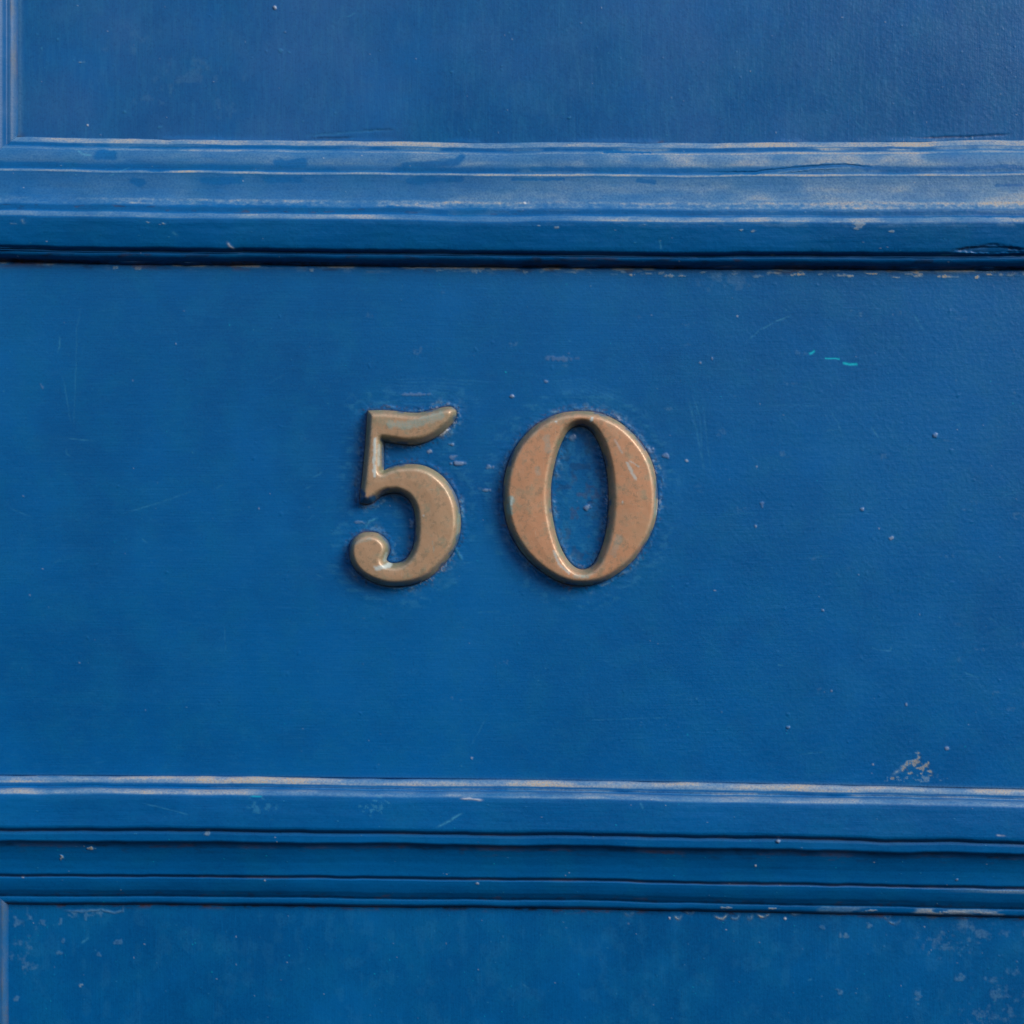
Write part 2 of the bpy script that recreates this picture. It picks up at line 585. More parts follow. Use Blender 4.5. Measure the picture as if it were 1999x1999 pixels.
def finish_run(sh, name, mat, xl, xr, edge, sign, label=None):
    """apply mitre cuts at both ends and turn the sheet into a part"""
    u = (sh.base - edge) * sign                      # distance outwards from the panel opening
    Yw = depth_fix(sh.Y, sh.d)
    Xw = sh.X.copy()
    a, b = xl - u, xr + u
    fa, fb = Xw.min(), Xw.max()
    # squeeze the samples between the two mitre lines without moving the middle
    Xw = np.where(Xw < xl + 60, np.maximum(Xw, a), Xw)
    Xw = np.where(Xw > xr - 60, np.minimum(Xw, b), Xw)
    P = np.stack([(Xw - CX) * S, -sh.d * 0.001, (CY - Yw) * S], -1)
    o = grid_object(name, P, mat, door, sh.ch)
    if label:
        o['label'] = label
    return o


def ragged(X, y, sc, seed, a=-0.2, b=0.3):
    return sstep(a, b, fbm(X / sc, y / (sc * 0.35), seed, 3, 0.6))


# ---- moulding under the upper panel
sh, yy, dd = run_horizontal(PROF_UP, bow_up, UL - 250, UR + 250, True)
X, Yb = sh.X, sh.base
rt = sstep(-100, 1900, X)                            # wear grows towards the right of the door
nz = fbm(X / 60, Yb / 14, 21, 4)
nf = fbm(X / 8, Yb / 5, 25, 3)
dust = np.zeros(X.shape)
dust += bandf(Yb, 278, 288, 1.5) * (0.62 + 0.25 * nz)
dust += bandf(Yb, 289, 295, 1) * (0.22 + 0.3 * rt) * ragged(X, Yb, 90, 3)
dust += bandf(Yb, 296, 301, 1.5) * (0.42 + 0.15 * nz)
dust += bandf(Yb, 300, 326, 4) * (0.28 + 0.30 * rt) * (0.55 + 0.5 * ragged(X, Yb, 120, 4, -0.45, 0.1))
dust += bandf(Yb, 326, 338, 3) * 0.28 * rt * ragged(X, Yb, 70, 5)
dust += bandf(Yb, 339, 343.5, 0.8) * (0.55 + 0.2 * nz)
dust += bandf(Yb, 344, 396, 5) * (0.24 + 0.32 * rt) * (0.6 + 0.4 * ragged(X, Yb, 150, 6, -0.5, 0.1)) * (0.62 + 0.45 * sstep(345, 400, Yb))
dust += bandf(Yb, 394, 407, 3) * (0.34 + 0.18 * rt + 0.22 * nz + 0.25 * nf)
dust += bandf(Yb, 409, 420, 1.5) * 0.30 * rt * ragged(X, Yb, 55, 7, -0.1, 0.4)
dust += bandf(Yb, 421.5, 431, 1.3) * (0.50 + 0.2 * nz)
dust += bandf(Yb, 430, 440, 4) * 0.25 * rt * rt * ragged(X, Yb, 30, 8, 0.0, 0.4)
dust *= 0.80 + 0.42 * fbm(X / 70, Yb / 24, 305, 5, 0.65) + 0.35 * fbm(X / 230, Yb / 30, 311, 3) + 0.20 * rt
sh.ch['dust'] = np.clip(dust, 0, 1)
gr = bandf(Yb, 494, 499, 1) * 0.2 + bandf(Yb, 502, 514, 3) * 0.55 * ragged(X, Yb, 36, 9, 0.05, 0.4) + bandf(Yb, 515, 526, 1.5) * (0.55 + 0.6 * nz + 0.4 * nf)
gr += bandf(Yb, 409, 420, 2) * 0.5 * ragged(X, Yb, 26, 10, 0.25, 0.5) * (1 - rt)
sh.ch['grime'] = np.clip(gr, 0, 1)
sh.ch['peel'] = 0.15 + 0.5 * rt
# paint built up unevenly in the profile
sh.d += 0.22 * fbm(X / 140, Yb / 40, 31, 3) + 0.05 * fbm(X / 22, Yb / 12, 33, 3)
sh.d += 1.6 * bandf(Yb, 494, 500, 1) * np.clip(fbm(X / 110, Yb / 300, 34, 3) + 0.1, 0, 1)
sh.d += 1.3 * bandf(Yb, 517, 523, 1.5) * fbm(X / 60, Yb / 300, 36, 4)
# opened crack in the paint towards the right
crack = [(1380, 336), (1430, 337), (1470, 336), (1524, 330), (1580, 325), (1648, 321), (1672, 324), (1700, 327)]
sh.clean(crack, 4.5, 0.95)
sh.stroke('grime', crack, 1.6, 0.1, lift=-0.32, broken=0.2)
sh.stroke('dust', [(1450, 343), (1520, 338), (1580, 331), (1650, 328)], 1.3, 0.5, lift=0.25, broken=0.5)
for pts, w in (([(1690, 327), (1800, 331), (1900, 328), (1960, 325), (2020, 331)], 4), ([(1680, 290), (1740, 288), (1810, 291)], 2.5),
               ([(920, 295), (1000, 295)], 2), ([(1180, 297), (1270, 298)], 2), ([(250, 288), (420, 288)], 2), ([(540, 320), (590, 317)], 9),
               ([(790, 326), (890, 316), (900, 310)], 8), ([(190, 300), (220, 302)], 10), ([(400, 352), (470, 350)], 8), ([(520, 350), (585, 352)], 10),
               ([(265, 352), (280, 356)], 9), ([(800, 352), (900, 349)], 7), ([(0, 320), (150, 322)], 5), ([(230, 326), (330, 330)], 5),
               ([(1040, 330), (1400, 334)], 5), ([(1000, 350), (1100, 350)], 3), ([(1245, 352), (1275, 356)], 5), ([(1940, 362), (1990, 362)], 3),
               ([(190, 402), (300, 403)], 5), ([(340, 404), (600, 405)], 5), ([(895, 410), (945, 411)], 6), ([(760, 406), (790, 407)], 4),
               ([(1000, 415), (1700, 418)], 4), ([(1720, 417), (2010, 421)], 5)):
    sh.clean([(x, y + 0) for x, y in pts], w, 0.85, seed=int(pts[0][0]) % 50)
# gouge at the lower right arris
sh.stroke('grime', [(1835, 493), (1880, 484), (1930, 478), (1952, 482), (2010, 494)], 3.4, 0.4, lift=-0.4, broken=0.4)
sh.blob('grime', 1925, 488, 66, 7, 0.16, lift=-0.7, rough=0.12)
sh.blob('grime', 1990, 495, 44, 5, 0.16, lift=-0.4, rough=0.12)
sh.stroke('scuff', [(1826, 497), (1862, 496)], 1.8, 0.9)
# chips, splashes and specks
sh.blob('chip', 1024, 396, 3.2, 2.6, 1.0, lift=0.25, rough=0.2)
sh.stroke('chip', [(452, 474), (456, 481), (464, 487)], 2.2, 0.8, lift=0.12, broken=0.2)
sh.stroke('scuff', [(150, 294), (165, 302), (180, 303)], 2.0, 0.8)
sh.stroke('scuff', [(215, 345), (255, 326)], 1.3, 0.5)
sh.stroke('scuff', [(1040, 394), (1044, 385)], 1.2, 0.5)
sh.stroke('scuff', [(345, 452), (358, 462)], 2.5, 0.4)
sh.stroke('scuff', [(1283, 468), (1288, 488)], 1.5, 0.5)
sh.stroke('dust', [(35, 437), (48, 437)], 1.3, 0.6)
sh.stroke('dust', [(58, 428), (64, 438)], 3.0, 0.5)
for (x, y, r) in ((1050, 440, 4), (1085, 444, 5), (1440, 449, 4), (1464, 451, 5), (1668, 438, 13), (1730, 451, 6), (1660, 446, 6),
                  (1505, 497, 5), (330, 437, 5), (300, 434, 4)):
    sh.blob('dust', x, y, r, r * 0.5, 0.55, lift=0.03)
rr = random.Random(4)
rr0 = random.Random(9)
for _ in range(120):
    x, y = rr.uniform(0, 2000), rr.uniform(285, 512)
    sh.blob(rr.choice(['chip', 'scuff', 'scuff', 'dust', 'dust']), x, y, rr.uniform(0.9, 1.9), rr.uniform(0.8, 1.4), rr.uniform(0.15, 0.5), lift=0.05, rough=0.5)
finish_run(sh, 'moulding', M_MOULD, UL, UR, 277, 1, 'dusty stepped moulding above the number')

# ---- moulding over the lower panel
sh, yy, dd = run_horizontal(PROF_LOW, bow_low, LL - 262, LR + 262, True)
X, Yb = sh.X, sh.base
rt = sstep(-100, 1900, X)
nz = fbm(X / 60, Yb / 14, 41, 4)
dust = np.zeros(X.shape)
dust += bandf(Yb, 1520, 1534, 2.2) * (0.66 + 0.2 * nz)
dust += bandf(Yb, 1537, 1542, 1) * 0.45 * ragged(X, Yb, 120, 43, -0.3, 0.3) * (0.3 + rt)
dust += bandf(Yb, 1544, 1556, 2.2) * (0.48 + 0.18 * nz)
dust += bandf(Yb, 1756, 1768, 1.5) * 0.55 * sstep(1250, 1900, X) * ragged(X, Yb, 60, 45, 0.0, 0.3)
dust += bandf(Yb, 1718, 1724, 1.5) * 0.5 * sstep(1820, 1960, X)
dust *= 0.92 + 0.38 * fbm(X / 50, Yb / 20, 307, 5, 0.65) + 0.45 * fbm(X / 260, Yb / 12, 309, 3)
sh.ch['dust'] = np.clip(dust, 0, 1)
gr = bandf(Yb, 1648, 1658, 3) * (0.30 + 0.35 * ragged(X, Yb, 26, 47, -0.1, 0.6)) + bandf(Yb, 1656, 1668, 4) * 0.25 * ragged(X, Yb, 18, 49, 0.1, 0.5) + bandf(Yb, 1768, 1778, 1.6) * (0.8 + 0.2 * nz)
gr += bandf(Yb, 1746, 1755, 2) * 0.4 * ragged(X, Yb, 18, 48, 0.0, 0.5) + bandf(Yb, 1624, 1628, 0.8) * 0.4 + bandf(Yb, 1712, 1717, 0.8) * 0.45
sh.ch['grime'] = np.clip(gr, 0, 1)
sh.ch['peel'] = 0.1 + 0.5 * rt * bandf(Yb, 1553, 1624, 3)
sh.d += 0.16 * fbm(X / 150, Yb / 40, 51, 3) + 0.035 * fbm(X / 22, Yb / 12, 53, 3)
sh.stroke('scuff', [(854, 1615), (880, 1602), (905, 1587)], 2.0, 0.75, broken=0.3)
sh.stroke('scuff', [(290, 1568), (330, 1577), (384, 1592)], 1.4, 0.35)
sh.stroke('chip', [(900, 1558.5), (922, 1559.5), (944, 1562)], 2.0, 0.75, lift=0.15, broken=0.3)
sh.stroke('fleck', [(495, 1554), (520, 1555)], 1.5, 0.5)
sh.stroke('scuff', [(1245, 1566), (1252, 1580)], 2.5, 0.4)
sh.patch('scuff', 735, 1570, 28, 18, 0.4, scale=7, seed=55)
sh.patch('scuff', 520, 1575, 40, 20, 0.3, scale=9, seed=56)
sh.stroke('chip', [(1928, 1630), (1946, 1632)], 1.5, 0.6)
sh.blob('chip', 1512, 1642, 3.6, 3.0, 0.36, lift=0.63, rough=0.5)
sh.blob('chip', 1864, 1718, 2.7, 2.25, 0.29, lift=0.35, rough=0.5)
sh.blob('chip', 932, 1725, 2.7, 2.25, 0.45, lift=0.21, rough=0.5)
sh.blob('chip', 47, 1713, 2.7, 2.25, 0.39, lift=0.21, rough=0.5)
sh.blob('chip', 518, 1719, 2, 2, 0.6, lift=0.2, rough=0.15)
sh.blob('dust', 185, 1656, 7, 3, 0.9, lift=0.3)
sh.blob('dust', 126, 1674, 3.5, 5, 0.7, lift=0.3)
sh.blob('chip', 1472, 1690, 2, 2.4, 0.8, lift=0.2, rough=0.1)
sh.blob('dust', 414, 1627, 6, 5, 0.5, lift=0.1)
for x in (1705, 1850, 1880, 1930, 1420, 1510):
    sh.blob('dust', x, 1763 + bow_low(np.array(x)), 12, 2.2, 0.6, lift=0.1)
for _ in range(120):
    x, y = rr.uniform(0, 2000), rr.uniform(1530, 1770)
    sh.blob(rr.choice(['chip', 'scuff', 'scuff', 'dust', 'fleck']), x, y, rr.uniform(0.9, 1.6), rr.uniform(0.8, 1.4), rr.uniform(0.2, 0.6), lift=0.08, rough=0.1)
finish_run(sh, 'moulding', M_MOULD, LL, LR, 1772, -1, 'shaded stepped moulding below the number with a dusty top edge')


# ---- upright mouldings beside the two panels
def run_vertical(prof, edge, sign, opening, side, ya, yb, name, bow):
    """upright run with the same section; side -1 left of the opening, +1 right of it"""
    yy, dd = dense_profile(prof)
    u = (yy - edge) * sign
    order = np.argsort(u * side)
    u, dd = u[order], dd[order]
    px = opening + side * u
    fine = 3.0 if side < 0 else 30.0
    vis = np.arange(max(ya, -60), min(yb, 2060), fine)
    rows = np.unique(np.concatenate([np.linspace(ya, yb, 60), vis]))
    Xg, Yg = np.meshgrid(px, rows)
    D = np.repeat(dd[None, :], len(rows), 0)
    sh = Sheet(Xg, Yg.astype(float), D)
    U = np.repeat(u[None, :], len(rows), 0)
    nz = fbm(Yg / 60, U / 14, 61, 4)
    du = bandf(U, 2, 11, 2) * (0.30 + 0.3 * nz) + bandf(U, 12, 16, 1) * 0.1 + bandf(U, 24, 50, 3) * 0.15
    sh.ch['dust'] = np.clip(du, 0, 1)
    if sign < 0:  # grime channel dulls the sun-facing ledges: weaker light put into the colour
        sh.ch['grime'] = bandf(U, -2, 12, 2) * (0.42 + 0.3 * nz)
    else:
        sh.ch['grime'] = bandf(U, -2, 12, 2) * (0.30 + 0.3 * nz) + bandf(U, 13, 30, 3) * 0.15
    sh.d += 0.1 * fbm(Yg / 120, U / 40, 63, 3)
    # mitre cut where it meets the horizontal run
    corner = edge + bow(np.array(float(opening)))
    if sign > 0:
        sh.Y = np.minimum(sh.Y, depth_fix(corner + U, sh.d))
    else:
        sh.Y = np.maximum(sh.Y, depth_fix(corner - U, sh.d))
    return sheet_object(name, sh, M_MOULD, door)


run_vertical(PROF_UP, 277, 1, UL, -1, Y0, 560, 'moulding', bow_up)
run_vertical(PROF_UP, 277, 1, UR, 1, Y0, 560, 'moulding', bow_up)
run_vertical(PROF_LOW, 1772, -1, LL, -1, 1490, Y1, 'moulding', bow_low)
run_vertical(PROF_LOW, 1772, -1, LR, 1, 1490, Y1, 'moulding', bow_low)

# ---- the rail that carries the number
ax = xs_axis(UL - 246, UR + 246)
ty = np.linspace(0, 1, int(1000 / FINE))
X = np.repeat(ax[None, :], len(ty), 0)
top = 520.5 + bow_up(ax, 520)
bot = 1522.5 + bow_low(ax)
Y = top[None, :] + (bot - top)[None, :] * ty[:, None]
d = np.zeros(X.shape)
et = (Y - top[None, :])
eb = (bot[None, :] - Y)
sh = Sheet(X, Y, d)
rt = sstep(500, 1900, X)
# soft rounded paint edges into the grooves
sh.d -= 0.7 * np.exp(-(et / 2.4) ** 2) + 1.4 * np.exp(-(eb / 2.0) ** 2)
# hand-planed board under many coats
sh.d += 0.10 * fbm(X / 330, Y / 120, 71, 3) + 0.018 * fbm(X / 40, Y / 26, 73, 3)
sh.d += 0.010 * (0.25 + rt) * fbm(X / 9, Y / 9, 75, 2)
sh.ch['peel'] = np.clip(0.10 + 0.9 * rt + 0.25 * fbm(X / 160, Y / 160, 77, 2), 0, 1)
# grime creeping out of the groove above
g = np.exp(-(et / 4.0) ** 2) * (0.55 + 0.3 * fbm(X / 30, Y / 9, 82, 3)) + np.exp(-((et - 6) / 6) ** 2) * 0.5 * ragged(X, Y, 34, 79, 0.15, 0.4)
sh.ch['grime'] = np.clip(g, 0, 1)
sh.ch['dust'] = np.clip(np.exp(-((et - 3) / 4) ** 2) * 0.75 * ragged(X, Y, 45, 80, -0.2, 0.4) + np.exp(-((et - 9) / 5) ** 2) * 0.5 * ragged(X, Y, 26, 81, 0.25, 0.5) * (0.35 + rt)
                        + np.exp(-(eb / 5) ** 2) * 0.45 * (0.4 + rt), 0, 1)
# big soft chalky zones
sh.ch['scuff'] = np.clip(0.02 * sstep(0.05, 0.5, fbm(X / 130, Y / 110, 83, 4)) + 0.035 * sstep(0.1, 0.5, fbm(X / 14, Y / 5, 85, 3)), 0, 1)
# paint and filler built up round the two numerals
ix = sh.window(620, 730, 1380, 1220)
px, py = sh.X[ix], sh.Y[ix]
dist = loops_dist(px, py, [FIVE, ZERO_OUT, ZERO_IN])
rimn = fbm(px / 5, py / 5, 87, 3, 0.65)
uneven = sstep(-0.25, 0.35, fbm(px / 38, py / 38, 191, 2))
riml = fbm(px / 45, py / 45, 89, 2)
rag = dist + 4 * rimn
sh.d[ix] += 0.30 * np.exp(-((rag - 3.5) / 4.5) ** 2) * (0.65 + 0.7 * riml)
sh.d[ix] += 0.16 * np.exp(-(dist / 22) ** 2) * fbm(px / 10, py / 7, 91, 3)
sh.d[ix] += 0.06 * np.exp(-((dist - 34) / 9) ** 2)
crumb = np.exp(-((dist - 5) / 5) ** 2) * sstep(0.22, 0.42, fbm(px / 3.6, py / 3.6, 93, 2))
sh.d[ix] += 0.07 * crumb * uneven
right = sstep(-0.2, 0.5, np.where(px < 920, (px - 790) / 110, (px - 1130) / 150))
sh.ch['scuff'][ix] = np.maximum(sh.ch['scuff'][ix], crumb * (0.04 + 0.20 * right) * uneven)
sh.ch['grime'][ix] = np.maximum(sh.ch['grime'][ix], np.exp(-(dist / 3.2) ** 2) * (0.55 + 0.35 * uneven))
grain = np.exp(-((dist - 4) / 4.5) ** 2) * sstep(0.30, 0.45, fbm(px / 2.8, py / 2.8, 203, 2)) * uneven
sh.ch['chip'][ix] = np.maximum(sh.ch['chip'][ix], 0.30 * grain * (0.2 + 0.8 * right))
sh.d[ix] += 0.05 * grain
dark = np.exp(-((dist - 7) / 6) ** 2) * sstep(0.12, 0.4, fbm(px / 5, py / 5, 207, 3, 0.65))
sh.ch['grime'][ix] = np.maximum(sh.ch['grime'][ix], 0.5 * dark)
halo = np.exp(-((dist - 9) / 9) ** 2) * sstep(-0.05, 0.4, fbm(px / 11, py / 11, 95, 3, 0.6))
sh.ch['dust'][ix] = np.maximum(sh.ch['dust'][ix], 0.34 * halo * uneven)
sh.ch['scuff'][ix] = np.maximum(sh.ch['scuff'][ix], 0.22 * np.exp(-((dist - 34) / 14) ** 2) * sstep(0.0, 0.5, fbm(px / 18, py / 8, 97, 3)))
inz = inside(px, py, ZERO_IN)
sh.ch['scuff'][ix] = np.where(inz, np.maximum(sh.ch['scuff'][ix], 0.17 * sstep(-0.1, 0.4, fbm(px / 12, py / 16, 99, 3))), sh.ch['scuff'][ix])
sh.ch['grime'][ix] = np.where(inz, np.maximum(sh.ch['grime'][ix], 0.28 * sstep(0.15, 0.5, fbm(px / 14, py / 14, 101, 3))), sh.ch['grime'][ix])
# smears of paint and polish dragged along the outlines
for lp, cxx in ((FIVE, 780), (ZERO_OUT, 1130)):
    n = len(lp)
    for k in range(46):
        i = rr0.randrange(n)
        x, y = lp[i]
        tx, ty = lp[(i + 3) % n] - lp[i - 3]
        L = math.hypot(tx, ty) + 1e-6
        tx, ty = tx / L, ty / L
        off = rr0.uniform(3, 13)
        nx, ny = ty * off, -tx * off
        if inside(np.array([x + nx]), np.array([y + ny]), lp)[0]:
            nx, ny = -nx, -ny
        ln = rr0.uniform(5, 17)
        a = rr0.uniform(-.5, .5)
        pts = [(x + nx - tx * ln + a * nx, y + ny - ty * ln + a * ny), (x + nx, y + ny), (x + nx + tx * ln - a * nx * .5, y + ny + ty * ln - a * ny * .5)]
        c = rr0.choice(['dust', 'dust', 'scuff', 'grime', 'grime'])
        sh.stroke(c, pts, rr0.uniform(1.3, 3.4), rr0.uniform(.15, .5) * (1 if x > cxx or c != 'scuff' else .5), lift=rr0.uniform(-.05, .22), broken=0.8, seed=k)
# lumps of filler
for (x, y, rx, ry, c, a, l) in (
        (895, 905, 12, 5, 'dust', .55, .7), (885, 892, 7, 4, 'dust', .35, .25), (1145, 991, 8, 5, 'dust', .55, .7), (1153, 981, 6, 4, 'grime', .3, -.2),
        (1118, 853, 8, 6, 'dust', .4, .5), (1102, 857, 6, 5, 'grime', .6, .3), (803, 1022, 5, 7, 'dust', .35, .8), (882, 868, 5, 4, 'dust', .5, .5),
        (951, 957, 8, 3, 'dust', .45, .4), (956, 912, 8, 4, 'dust', .4, .3), (1000, 773, 4, 3, 'chip', .35, .6), (1268, 880, 9, 5, 'dust', .4, .5),
        (1300, 890, 7, 5, 'dust', .35, .4), (1240, 1075, 5, 9, 'chip', .4, .6), (838, 882, 6, 4, 'chip', .35, .35), (700, 1020, 10, 3, 'dust', .3, .2),
        (1066, 745, 4, 3, 'dust', .4, .3), (812, 770, 28, 3, 'dust', .25, .2), (1095, 700, 28, 5, 'dust', .18, .1)):
    sh.blob('chip' if c in ('dust', 'scuff') else c, x, y, rx, ry, a * (.5 if c in ('dust', 'scuff') else 1), lift=l * .7, rough=0.5, seed=int(x))
sh.stroke('chip', [(856, 851), (866, 845), (876, 838)], 2.6, 0.95, lift=0.9, broken=0.25)
sh.stroke('scuff', [(712, 1030), (722, 1018), (738, 1012)], 2.2, 0.7, lift=0.25)
sh.stroke('scuff', [(885, 1065), (898, 1085), (902, 1095)], 3, 0.7, lift=0.2)
sh.stroke('scuff', [(720, 790), (780, 783)], 3, 0.35, lift=0.08)
sh.stroke('scuff', [(900, 1130), (860, 1150)], 4, 0.3, lift=0.08)
for k in range(9):
    y = 742 + k * 6
    sh.stroke('scuff', [(760 + 20 * math.sin(k * 2.3), y), (840, y - 3 + k % 3), (930 + 30 * math.cos(k), y + 4)], 1.6, 0.18, lift=0.03)
for k in range(7):
    sh.stroke('scuff', [(1060 + 5 * k, 745 + 5 * k), (1140, 741 + 6 * k), (1225 + 4 * k, 775 + 10 * k)], 1.8, 0.16, lift=0.03)
# scratches
for pts, w, a in (
        ([(1456, 668), (1482, 645), (1520, 625), (1546, 615)], 1.3, .75), ([(1372, 790), (1380, 850), (1388, 930)], 1.6, .35),
        ([(1345, 780), (1362, 850), (1376, 925)], 2.2, .35), ([(1352, 770), (1368, 820), (1372, 900)], 1.6, .3),
        ([(1490, 793), (1550, 790), (1600, 793)], 1.4, .3), ([(1620, 800), (1636, 825), (1646, 858)], 1.8, .3),
        ([(1612, 842), (1640, 837)], 1.2, .4), ([(1700, 832), (1716, 856)], 1.8, .55), ([(1784, 613), (1796, 634), (1804, 646)], 2.2, .4),
        ([(1866, 830), (1878, 827)], 1.4, .4), ([(1698, 1030), (1750, 1024)], 1.3, .25), ([(1960, 968), (1985, 960)], 1.4, .35),
        ([(159, 595), (150, 640), (148, 720), (145, 790), (144, 836)], 1.2, .32), ([(123, 734), (130, 775), (138, 825)], 1.3, .38),
        ([(113, 655), (118, 662), (113, 690)], 1.4, .6), ([(132, 856), (160, 858), (188, 861)], 1.4, .6), ([(129, 875), (130, 886), (138, 890)], 1.4, .5),
        ([(239, 1003), (300, 985), (345, 970), (377, 958)], 1.3, .45), ([(422, 953), (438, 945)], 1.6, .45), ([(596, 955), (612, 946)], 1.5, .45),
        ([(609, 933), (630, 921)], 1.5, .45), ([(598, 1018), (614, 1002)], 1.4, .35), ([(18, 991), (65, 1011)], 1.4, .35), ([(105, 1098), (121, 1092)], 2.0, .5),
        ([(276, 1050), (290, 1062)], 1.7, .4), ([(438, 1215), (441, 1275)], 1.2, .3), ([(919, 1456), (949, 1402)], 1.3, .3), ([(931, 1195), (978, 1193)], 1.3, .4),
        ([(1145, 1406), (1220, 1403), (1310, 1400)], 1.4, .32), ([(1560, 1473), (1612, 1468)], 1.3, .45), ([(1700, 1262), (1712, 1268), (1738, 1270), (1742, 1258)], 1.5, .6),
        ([(1880, 1312), (1912, 1323)], 1.6, .5), ([(1518, 1298), (1530, 1299)], 1.5, .55), ([(1930, 1205), (1945, 1215)], 1.6, .6), ([(1900, 1255), (1960, 1220)], 1.2, .2),
        ([(720, 640), (800, 636)], 1.4, .12), ([(180, 1490), (205, 1486)], 1.4, .2), ([(615, 1120), (632, 1128)], 1.5, .35), ([(560, 1390), (600, 1384)], 1.3, .15),
        ([(1400, 1005), (1480, 1001)], 1.3, .22), ([(1540, 1090), (1640, 1084)], 1.3, .16), ([(1685, 1005), (1696, 996), (1690, 985)], 1.8, .55)):
    sh.stroke('scuff', pts, w, a * .72, lift=-0.03, broken=0.6)
for k in range(110):
    x, y = rr.uniform(0, 2000), rr.uniform(560, 1500)
    a = rr.gauss(0, 0.5) if rr.random() < .7 else rr.uniform(0, 3.1)
    L = rr.uniform(8, 55)
    sh.stroke('scuff', [(x, y), (x + L * math.cos(a) / 2, y + L * math.sin(a) / 2 + rr.uniform(-2, 2)), (x + L * math.cos(a), y + L * math.sin(a))], 1.1, rr.uniform(.04, .14), lift=-0.015, broken=0.7, seed=k)
# turquoise flecks of older paint
sh.stroke('fleck', [(1582, 690), (1589, 686)], 2.4, 1.0, lift=-0.06, broken=0, taper=False)
sh.stroke('fleck', [(1612, 700), (1638, 700.5)], 1.4, 0.95, lift=-0.06, broken=0, taper=False)
sh.stroke('fleck', [(1648, 709.5), (1660, 712), (1672, 711)], 2.2, 1.0, lift=-0.06, broken=0, taper=False)
# rubbed bare patch near the lower right
sh.stroke('dust', [(1742, 1514), (1756, 1503), (1770, 1493), (1784, 1488)], 3.2, 0.65, lift=-0.05, broken=0.5)
for (x, y, rx, ry, an) in ((1766, 1498, 12, 4.5, -.6), (1781, 1491, 9, 5, 0), (1792, 1478, 4, 11, .1), (1789, 1488, 8, 4, 0), (1803, 1497, 9, 5.5, -.2), (1808, 1491, 5, 4, 0),
                           (1816, 1508, 6, 5, 0), (1741, 1519, 5, 3, 0), (1800, 1510, 4, 2, 0), (1778, 1508, 5, 2, -.3)):
    sh.blob('dust', x, y, rx, ry, 0.68, lift=-0.05, rough=0.9, ang=an, seed=int(x))
    sh.blob('grime', x + 2, y + 1, rx, ry, 0.30, rough=0.9, ang=an, seed=int(x))
sh.patch('dust', 1790, 1520, 60, 8, 0.45, scale=6, seed=111)
sh.patch('dust', 1440, 545, 70, 26, 0.16, scale=20, seed=113, soft=0.5)
for x in range(1240, 2000, 33):
    sh.blob('dust', x + rr.uniform(-12, 12), 531 + bow_up(np.array(float(x)), 520) + rr.uniform(-2, 6), rr.uniform(4, 14), rr.uniform(1.6, 3.4), rr.uniform(.3, .9), lift=0.06, rough=0.6, seed=x)
for x in (225, 270, 610, 860, 925, 930, 1025, 1120, 1215, 1290):
    sh.blob('dust', x, 530 + bow_up(np.array(float(x)), 520), rr.uniform(4, 10), rr.uniform(2, 4), .5, lift=0.05, rough=0.6, seed=x)
# grit and specks
for (x, y, r, a, l) in ((1539, 1421, 4.5, .30, .9), (1606, 1191, 3.5, .5, .6), (1623, 1349, 3, .6, .4), (1770, 1375, 3, .6, .5), (1704, 1492, 2.4, .85, .3), (1849, 1461, 4, .6, .5),
                        (1740, 1051, 3.5, .7, .5), (1475, 1027, 2.6, .7, .4), (1825, 850, 4.5, .35, .9), (1684, 424, 3, .6, .3), (1340, 900, 2.6, .9, .3), (1395, 1153, 2, .8, .3),
                        (45, 968, 2.6, .45, .3), (505, 993, 2, .8, .3), (344, 671, 1.8, .7, .3), (922, 1480, 2.2, .85, .3), (155, 1294, 2.2, .55, .3), (82, 754, 5, .2, .1),
                        (1487, 985, 6, .25, .4), (1390, 700, 3, .5, .4), (1367, 708, 2.4, .6, .3), (1110, 690, 3, .2, .3), (1683, 994, 3, .5, .6), (1795, 1200, 2, .5, .3), (1676, 1122, 1.8, .7, .2)):
    sh.blob('chip', x, y, r * rr.uniform(.7, 1.1), r * rr.uniform(.6, 1.0), a * .5, lift=l * .5, rough=0.6, ang=rr.uniform(0, 3), seed=int(x))
for _ in range(380):
    x, y = rr.uniform(0, 2000), rr.uniform(535, 1510)
    r = rr.choice([0.9, 1.0, 1.2, 1.4, 1.8])
    sh.blob(rr.choice(['chip', 'scuff', 'scuff', 'scuff', 'fleck', 'dust', None]), x, y, r, r * rr.uniform(.7, 1.2), rr.uniform(.06, .34) * (1.5 if rr.random() < .1 else 1), lift=rr.uniform(0.0, 0.05), rough=0.1)
for _ in range(90):      # nibs under the paint, more to the right
    x, y = 2000 * rr.random() ** 0.6, rr.uniform(540, 1500)
    sh.blob(None, x, y, rr.uniform(2, 5), rr.uniform(1.6, 3.4), 0, lift=rr.uniform(0.03, 0.14), rough=0.3, ang=rr.uniform(0, 3))
for k in range(60):
    x, y = 2000 - 1300 * rr.random() ** 1.5, rr.uniform(560, 1400)
    sh.patch('dust', x, y, rr.uniform(6, 22), rr.uniform(3, 10), rr.uniform(.06, .2), scale=6, seed=120 + k, soft=0.4)
sheet_object('rail', sh, M_RAIL, door)

